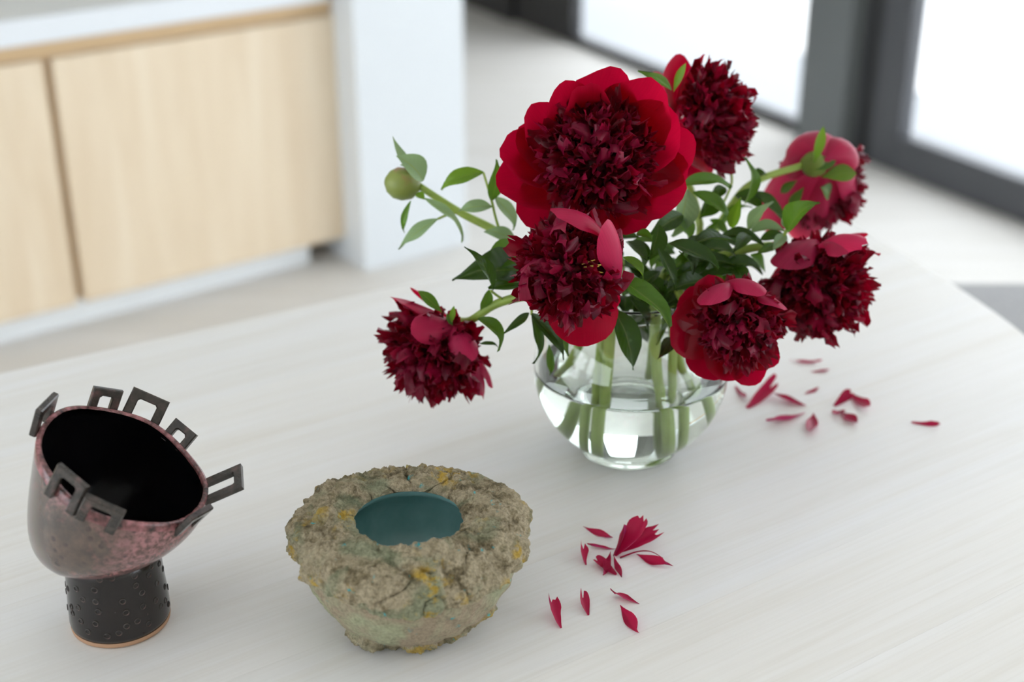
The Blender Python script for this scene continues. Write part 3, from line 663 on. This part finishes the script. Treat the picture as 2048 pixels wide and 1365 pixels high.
v, f = lathe_vf([(.0005, .0002), (.0338, .0002), (.0356, .0012), (.0360, .0032), (.0354, .0046)], 64); add('foot_ring', [V(p)+Q0 for p in v], f, M['clay'], cup)['label'] = 'bare clay ring'
v, f = lathe_vf([(.0340, .0040), (.0358, .0048), (.0363, .008), (.0358, .022), (.0346, .040), (.0343, .054), (.0352, .0625), (.030, .066), (.0005, .066)], 80); foot_o = add('foot', [V(p)+Q0 for p in v], f, M['glaze_foot'], cup)
# rings stamped in the foot
tv = []; tf = []
for i in range(14):
    for j in range(5):
        A_ = 2*math.pi*i/14; B_ = 2*math.pi*j/5; r = .0021+.00048*math.cos(B_); tv.append((r*math.cos(A_), .00048*math.sin(B_), r*math.sin(A_)))
for i in range(14):
    for j in range(5): tf.append((i*5+j, ((i+1) % 14)*5+j, ((i+1) % 14)*5+(j+1) % 5, i*5+(j+1) % 5))
ring_me = mesh_from('stamped_ring', tv, tf, M['glaze_loop'])
rr = random.Random(5); spots = []
for zz in (.012, .021, .030, .040, .050, .058):
    for k in range(15):
        an = 2*math.pi*(k+rr.uniform(-.3, .3))/15; z_ = zz+rr.uniform(-.0025, .0025)
        if rr.random() < .25: continue
        rad = np.interp(z_, [.008, .022, .040, .054, .0625], [.0363, .0358, .0346, .0343, .0350])
        o = link('stamped_ring', ring_me, foot_o); o.matrix_local = Matrix.Translation((rad*math.cos(an), rad*math.sin(an), z_)) @ Matrix.Rotation(an-math.pi/2, 4, 'Z')
# bowl between the joint circle and the tilted rim
RC = P(246, 932, Q0.y-.002); tc = (V((0, 0, ZC))-RC).normalized(); rs_ = (RIGHT-tc*RIGHT.dot(tc)).normalized(); us_ = tc.cross(rs_)
RN = (tc*.587+(rs_*.434+us_*.90)*.81).normalized(); RR = 178*depth(RC)/FPX
u1 = (RIGHT-RN*RIGHT.dot(RN)).normalized(); u2 = RN.cross(u1)
JC = Q0+V((-.001, 0, .0635)); JR = .0335
def rim(ph, k=1.0): return RC+(u1*math.cos(ph)+u2*math.sin(ph))*(RR*k*(1+.012*math.sin(3*ph+1)))+RN*(.0012*math.sin(5*ph+.6))
def bowl_line(ph, n, shrink=0.0):
    r1 = rim(ph); o_ = V((r1.x-RC.x, r1.y-RC.y, 0)).normalized()
    jd = o_; j = JC+jd*(JR-shrink*3)
    h = r1.z-j.z; o2 = V((r1.x-JC.x, r1.y-JC.y, 0)); 
    kk = min(1.0, max(.15, (h-.03)/.055)); c1 = j+jd*(.010+.022*kk)+V((0, 0, .004)); c2 = r1-V((0, 0, h*.50))+o_*(-.004+.016*kk)
    e = r1-o_*shrink
    if shrink: c1 = c1+V((0, 0, .006))-jd*shrink*.6; c2 = c2-o_*shrink; j = j+V((0, 0, .006))
    out = []
    for i in range(n):
        t = i/(n-1); out.append(j*(1-t)**3+c1*(3*t*(1-t)**2)+c2*(3*t*t*(1-t))+e*t**3)
    return out
NS = 112; vs = []; fs = []; mi = []
rows = 0; cols_ = []
for k in range(NS):
    ph = 2*math.pi*k/NS; outl = bowl_line(ph, 22); inl = bowl_line(ph, 20, .0042); r1 = rim(ph); o_ = (r1-RC).normalized()
    top = [r1+RN*.0012-o_*.0003, r1+RN*.0020-o_*.0021, r1+RN*.0010-o_*.0041]
    col = outl+top+list(reversed(inl)); cols_.append(col)
nr = len(cols_[0])
for col in cols_: vs += col
for k in range(NS):
    k2 = (k+1) % NS
    for i in range(nr-1):
        fs.append((k*nr+i, k2*nr+i, k2*nr+i+1, k*nr+i+1)); mi.append(0 if i < 20 else (2 if i < 25 else 1))
fs.append(tuple(k*nr+nr-1 for k in range(NS))); mi.append(1)
add('bowl', vs, fs, [M['glaze'], M['glaze_in'], M['glaze_rim']], cup, midx=mi)
# square loops on the rim: (photo position of the foot of the loop, width, height, outward lean, thickness)
def phi_at(u, v): return min((2*math.pi*k/720 for k in range(720)), key=lambda a: (proj(rim(a))[0]-u)**2+(proj(rim(a))[1]-v)**2)
for (u, v_, wl, hl, lean, th, bar, skew) in [(97,850,.028,.0175,.15,.0050,.0085,0),(207,812,.0225,.0165,.30,.0045,.0080,0),(284,830,.0285,.0195,.55,.0045,.0085,0),(356,874,.021,.0135,.65,.0050,.0072,0),(413,980,.026,.027,.8,.0050,.0080,0),(372,1040,.025,.0165,.25,.0048,.0080,0),(137,985,.026,.0215,.0,.0048,.0080,0),(196,1038,.028,.0215,.30,.0050,.0085,0)]:
    ph = phi_at(u, v_); b0 = rim(ph); o_ = (b0-RC).normalized(); o_ = (o_-RN*o_.dot(RN)).normalized()
    b0 = b0+o_*.0016; tg = RN.cross(o_).normalized(); upv = (RN+o_*lean).normalized(); nn = upv.cross(tg).normalized()
    # U outline: outer rectangle, inner opening, drops a little over the rim
    d = .0045; hw = wl/2; iw = hw-bar*.82; ih = hl-bar*.75
    O = [(-hw, -d), (-hw, hl), (hw, hl), (hw, -d), (iw, -d), (iw, ih-.0015), (iw-.0015, ih), (-iw+.0015, ih), (-iw, ih-.0015), (-iw, -d)]
    vv = []; n = len(O); bv = .0008
    cx = 0; cy = hl*.5
    lay = [(-th/2, bv), (-th/2+bv, 0), (th/2-bv, 0), (th/2, bv)]
    for (dz, ins) in lay:
        for i, (x, y_) in enumerate(O):
            if i < 4: xx_ = x-math.copysign(ins, x); yy_ = y_-(ins if y_ > 0 else 0)
            else: xx_ = x+math.copysign(ins, x) if abs(x) > .0001 else x; yy_ = y_+(ins if y_ > 0 else 0)
            vv.append(b0+tg*xx_+upv*(yy_)+nn*dz-upv*0.0015)
    ff = []
    for l in range(3):
        for i in range(n): j = (i+1) % n; ff.append((l*n+i, l*n+j, (l+1)*n+j, (l+1)*n+i))
    for l, rev in ((0, True), (3, False)):
        q = [(0, 1, 8, 9), (1, 2, 5, 6, 7, 8), (2, 3, 4, 5)]
        for face in q:
            fc = tuple(l*n+i for i in face); ff.append(tuple(reversed(fc)) if not rev else fc)
    o = add('square_loop', vv, ff, M['glaze_loop'], cup, smooth=False)

# ------------------------------------------------------------------ rough stone-like bowl
def m_stone():
    m, nt, b = mat('crusted_clay'); v = objco(nt)
    at = nt.nodes.new('ShaderNodeAttribute'); at.attribute_name = 'crust'
    n1 = noise_n(nt, 42, 8, .75, v); n2 = noise_n(nt, 420, 3, .7, v); n3 = noise_n(nt, 22, 3, .5, v, .8); n4 = noise_n(nt, 17, 2, .5, objco(nt, (1.3, 1, .8)), .5)
    n5 = noise_n(nt, 130, 2, .5, v); n6 = noise_n(nt, 62, 4, .65, objco(nt, (1, 1.2, 1.7)))
    crust = ramp(nt, n1, [(.33, (.058, .047, .026)), (.43, (.175, .142, .082)), (.53, (.385, .330, .228)), (.60, (.27, .228, .145)), (.70, (.145, .146, .082))])
    crust = mixc(nt, ramp(nt, n3, [(.50, (0, 0, 0)), (.64, (.7, .7, .7))]), crust, (.20, .235, .15))      # green-grey patches
    yl = nt.nodes.new('ShaderNodeMath'); yl.operation = 'MULTIPLY'; L(nt, ramp(nt, n4, [(.52, (0, 0, 0)), (.60, (1, 1, 1))]), yl.inputs[0]); L(nt, ramp(nt, n6, [(.50, (0, 0, 0)), (.60, (.9, .9, .9))]), yl.inputs[1])
    crust = mixc(nt, yl.outputs[0], crust, (.42, .28, .04))
    smoothc = mixc(nt, ramp(nt, n3, [(.42, (0, 0, 0)), (.58, (1, 1, 1))]), (.30, .31, .20), (.29, .235, .165))
    col = mixc(nt, at.outputs['Fac'], smoothc, crust)
    cy = nt.nodes.new('ShaderNodeMath'); cy.operation = 'MULTIPLY'; L(nt, ramp(nt, n5, [(.64, (0, 0, 0)), (.70, (1, 1, 1))]), cy.inputs[0]); L(nt, ramp(nt, n6, [(.52, (0, 0, 0)), (.62, (1, 1, 1))]), cy.inputs[1])
    col = mixc(nt, cy.outputs[0], col, (.03, .36, .40))
    g = nt.nodes.new('ShaderNodeMix'); g.data_type = 'RGBA'; g.blend_type = 'MULTIPLY'; g.inputs[0].default_value = .8
    L(nt, col, g.inputs[6]); L(nt, ramp(nt, n2, [(.3, (.55, .54, .52)), (.62, (1.12, 1.1, 1.08))]), g.inputs[7]); L(nt, g.outputs[2], b.inputs['Base Color'])
    b.inputs['Roughness'].default_value = .92; b.inputs['Specular IOR Level'].default_value = .25
    bm_ = nt.nodes.new('ShaderNodeMath'); bm_.operation = 'MULTIPLY_ADD'; L(nt, at.outputs['Fac'], bm_.inputs[0]); bm_.inputs[1].default_value = .8; bm_.inputs[2].default_value = .15
    bm2 = nt.nodes.new('ShaderNodeMath'); bm2.operation = 'MULTIPLY'; L(nt, n2, bm2.inputs[0]); L(nt, bm_.outputs[0], bm2.inputs[1])
    bump(nt, bm2.outputs[0], .9, .0024, b); return m
M['stone'] = m_stone()
def m_teal():
    m, nt, b = mat('teal_glaze'); v = objco(nt, (1, 1, .5)); n = noise_n(nt, 20, 4, .6, v, .5); n2 = noise_n(nt, 30, 2, .5, objco(nt, (1, 1, .12)), .3)
    c_ = ramp(nt, n, [(.3, (.13, .29, .28)), (.5, (.18, .36, .35)), (.7, (.26, .46, .46))])
    c_ = mixc(nt, ramp(nt, n2, [(.66, (0, 0, 0)), (.72, (.7, .7, .7))]), c_, (.07, .08, .04)); L(nt, c_, b.inputs['Base Color']); b.inputs['Roughness'].default_value = .35; return m
M['teal'] = m_teal()
S0 = PZ(824, 1238, ZT); S0.z = ZT
sb = thing('stone_bowl', 'squat lumpy stone-like bowl with crusted top and round teal-lined opening', 'bowl', S0)
keys = [(.030, .0004), (.037, .001), (.040, .004), (.050, .012), (.064, .025), (.0735, .042), (.0785, .056), (.0802, .067), (.0795, .076), (.0755, .084), (.067, .0875), (.058, .0903), (.048, .0908), (.0425, .0890), (.0405, .0855)]
pp = catmull([V((r, z, 0)) for r, z in keys], 12)
# resample evenly
dl = [0.0]
for i in range(1, len(pp)): dl.append(dl[-1]+(pp[i]-pp[i-1]).length)
NR, NA = 200, 520
rs = np.interp(np.linspace(0, dl[-1], NR), dl, [p.x for p in pp]); zs = np.interp(np.linspace(0, dl[-1], NR), dl, [p.y for p in pp])
tr_ = np.gradient(rs); tz_ = np.gradient(zs); ll = np.hypot(tr_, tz_); nrm_r = tz_/ll; nrm_z = -tr_/ll
vs = []; cr = []
def sst(x, a, b): t = min(1, max(0, (x-a)/(b-a))); return t*t*(3-2*t)
nz = noise
for k in range(NA):
    ph = 2*math.pi*k/NA; cph, sph = math.cos(ph), math.sin(ph)
    plan = 1+.020*math.cos(2*ph+.4)+.022*math.sin(3*ph+.5)+.012*math.cos(5*ph+2)+.030*(nz.noise(V((cph*1.6, sph*1.6, 3))))
    # lower edge of the crust runs unevenly round the bowl, dipping at the front right
    zb = .0655-.0055*math.exp(-((math.atan2(math.sin(ph+1.15), math.cos(ph+1.15)))/.55)**2)+.006*nz.noise(V((cph*2.5, sph*2.5, 9)))+.003*nz.noise(V((cph*9, sph*9, 4)))
    zl = .015+.020*nz.noise(V((cph*2.6+4, sph*2.6, 1)))+.003*nz.noise(V((cph*11, sph*11, 6)))
    for i in range(NR):
        r, z = float(rs[i]), float(zs[i]); pl = 1+(plan-1)*sst(z, .0, .05)*(1 if i < NR*.75 else max(0, 1-(i-NR*.75)/(NR*.2)))
        q = V((r*cph*pl, r*sph*pl, z))
        up = sst(z, zb-.0012, zb+.0012) if i < NR*.62 else 1.0
        lowc = (1-sst(z, zl-.001, zl+.001)) if i < NR*.5 else 0
        m_ = max(up, lowc*.9)*(sst(z, .0, .006))
        vo = nz.cell_vector(q*1) if False else None
        d1 = nz.voronoi(q*70+V((5, 2, 1)))[0]; lump = (.55-d1[0])
        big = nz.fractal(q*32, .9, 2.1, 3)
        fine = nz.fractal(q*170, .8, 2.1, 4); d2 = nz.voronoi(q*165+V((1, 7, 3)))[0][0]; grain = nz.noise(q*620)
        hole_fade = 1 if i < NR*.93 else .45
        dc = (.0036+.0054*big+.0044*lump+.0014*fine+.0036*(.5-d2)+.0008*grain)*hole_fade
        # cracks
        cr_ = abs(nz.noise(q*45+V((2, 8, 5)))); dc -= .0030*max(0, 1-cr_/.06)*(1 if big < .2 else .3)
        groove = .0006*math.sin((ph*9+z*420*.35)*2)+.0010*nz.noise(V((cph*5, sph*5, z*60)))+.0004*fine
        ds = groove-.0012
        if m_ > 0 and lowc > up: dc = dc*.95
        dd = dc*m_+ds*(1-m_)
        dd *= sst(z, 0, .004) if i < NR*.5 else 1
        vs.append((q.x+nrm_r[i]*cph*dd, q.y+nrm_r[i]*sph*dd, max(.0002, z+nrm_z[i]*dd))); cr.append(m_)
fs = []
for k in range(NA):
    k2 = (k+1) % NA
    for i in range(NR-1): fs.append((k*NR+i, k2*NR+i, k2*NR+i+1, k*NR+i+1))
fs.append(tuple(k*NR for k in range(NA-1, -1, -1)))
me = mesh_from('body', vs, fs, M['stone'])
at = me.attributes.new('crust', 'FLOAT', 'POINT'); at.data.foreach_set('value', cr)
link('body', me, sb)
v, f = lathe_vf([(.0408, .0850), (.0415, .0825), (.0440, .0790), (.0500, .0755), (.0585, .070), (.0635, .056), (.0600, .040), (.0490, .026), (.032, .017), (.0005, .014)], 72)
lm = link('lining', mesh_from('lining', v, [tuple(reversed(q)) for q in f], M['teal']), sb); lm['label'] = 'smooth teal glazed lining'

# ------------------------------------------------------------------ fallen petals
FG = 'fallen peony petals on the table'
def fallen(label, b, t, wpx, lift=.004, jag=.10, cup=.5, prof=prof_strap, bulge=.12, seed=0, face=None, nu=11, nv=7, twist=0.0, roll=0.0):
    B = PZ(b[0], b[1], ZT+.001); T = PZ(t[0], t[1], ZT+lift); sc = FPX/depth(B)
    ax_ = (T-B).normalized(); nn = V((0, 0, 1)); sd_ = ax_.cross(nn).normalized(); nn = (nn*math.cos(roll)+sd_*math.sin(roll))
    v, f, uv = sheet(B, T, nn, wpx/sc, prof, bulge=bulge, cup=cup, ruffle=.10, seed=seed, nu=nu, nv=nv, jag=jag, twist=twist)
    mz = min(q.z for q in v); v = [q-V((0, 0, mz-ZT-.0003)) for q in v]
    cen = sum(v, V((0, 0, 0)))/len(v); cen.z = ZT
    o = link('fallen_petal', mesh_from('fallen_petal', [q-cen for q in v], f, M['fallen'], uv), None, cen)
    tag(o, label, 'petal', FG); return o
fallen('upright broad crimson petal with one tall spike, nearest the stone bowl in the front row', (1121,1256), (1103,1198), 34, .010, .22, .6, seed=1, roll=.5)
fallen('small pointed crimson petal second from the left in the front row', (1176,1230), (1166,1187), 27, .007, .2, .6, seed=2, roll=.4)
fallen('crimson petal lying just above the lowest petal, forked tip at its left', (1279,1207), (1223,1178), 28, .006, .2, .5, prof_spear, seed=3, roll=.5)
fallen('lowest fallen petal, pale pink pointed upper end and dark lower end', (1240,1212), (1276,1264), 28, .004, .12, .5, prof_spear, seed=4, roll=.5)
fallen('thin curved dark petal lying flat, above the heap before the vase', (1166,1055), (1222,1077), 16, .003, .1, .5, prof_spear, seed=5, roll=.6)
fallen('short mauve petal standing at the left side of the heap before the vase', (1171,1130), (1165,1088), 24, .008, .2, .6, seed=6, roll=.6)
fallen('largest fallen petal, toothed top and pale centre, crowning the heap before the vase', (1231,1112), (1292,1036), 62, .026, .10, .5, seed=7, roll=-.2)
fallen('dark toothed petal folded against the right side of the largest fallen petal', (1238,1104), (1314,1060), 34, .014, .12, .5, seed=8, roll=.7)
fallen('pale pink narrow petal folded against the left flank of the largest fallen petal', (1228,1112), (1252,1050), 24, .020, .10, .6, seed=18, roll=-.7)
fallen('narrow dark petal pointing left out of the heap in front of the vase', (1232,1098), (1177,1088), 17, .004, .1, .6, prof_spear, seed=9, roll=.4)
fallen('dark cupped petal lying under the lower left of the heap', (1232,1150), (1192,1118), 34, .004, .15, .5, seed=10, roll=.1)
fallen('slim pale pink petal bridging down from the heap to the lower left', (1221,1106), (1207,1153), 17, .002, .06, .4, prof_spear, seed=11, twist=.3)
fallen('slim crimson petal pointing straight down from the heap', (1227,1112), (1243,1157), 13, .002, .06, .5, prof_spear, seed=12)
fallen('long toothed crimson petal to the right of the heap in front of the vase', (1272,1110), (1339,1133), 26, .004, .2, .5, prof_spear, seed=13, roll=.5)
v, f = tube_vf(catmull([PZ(1240,1116,ZT+.001), PZ(1275,1104,ZT+.004), PZ(1302,1104,ZT+.006), PZ(1326,1117,ZT+.001)], 6), .0008, .0003, 6)
cen = PZ(1280, 1112, ZT); o = link('fallen_petal', mesh_from('fallen_petal', [q-cen for q in v], f, M['fallen']), None, cen); tag(o, 'curled thread-thin petal arching beside the long toothed petal', 'petal', FG)
fallen('flat dark sliver of petal farthest from the camera behind the right peony', (1580,722), (1642,724), 13, .002, .05, .4, prof_spear, seed=20)
fallen('faint greyish sliver of petal just below the farthest sliver', (1620,744), (1658,739), 11, .002, .05, .5, prof_spear, seed=21)
fallen('tiny greyish petal shred above the long row of petals behind the vase', (1609,788), (1637,776), 11, .002, .05, .4, prof_spear, seed=22)
fallen('pink spiky petal at the left end of the row behind the vase', (1494,816), (1549,764), 36, .012, .2, .5, seed=23, roll=.2)
fallen('dark red petal in the middle of the row behind the vase', (1614,812), (1549,786), 32, .006, .12, .5, prof_spear, seed=24, roll=.3)
fallen('pink petal with a dark thin tail below the middle of the row behind the vase', (1610,826), (1537,842), 26, .004, .1, .5, prof_spear, seed=25, roll=.3)
fallen('small diamond-shaped crimson petal lying nearest the camera in the row behind the vase', (1627,828), (1621,866), 26, .003, .1, .4, prof_spear, seed=26)
fallen('pink cupped petal at the upper left of the loose petal ring right of the vase', (1668,812), (1702,784), 26, .010, .1, .5, seed=27, roll=.4)
fallen('dark red petal forming the right arm of the loose petal ring', (1698,788), (1738,815), 28, .005, .1, .5, seed=28, roll=.4)
fallen('dusky petal pointing down from the loose petal ring', (1682,822), (1714,846), 28, .004, .12, .5, prof_spear, seed=29)
fallen('pale pink petal at the lower left of the loose petal ring', (1690,820), (1665,826), 16, .004, .1, .6, seed=30)
fallen('lone narrow crimson petal at the far right of the table', (1822,846), (1880,849), 15, .003, .08, .5, seed=31, roll=.5)
fallen('small mauve petal half hidden between the vase and the low right peony', (1470,772), (1491,794), 14, .004, .1, .5, seed=32)
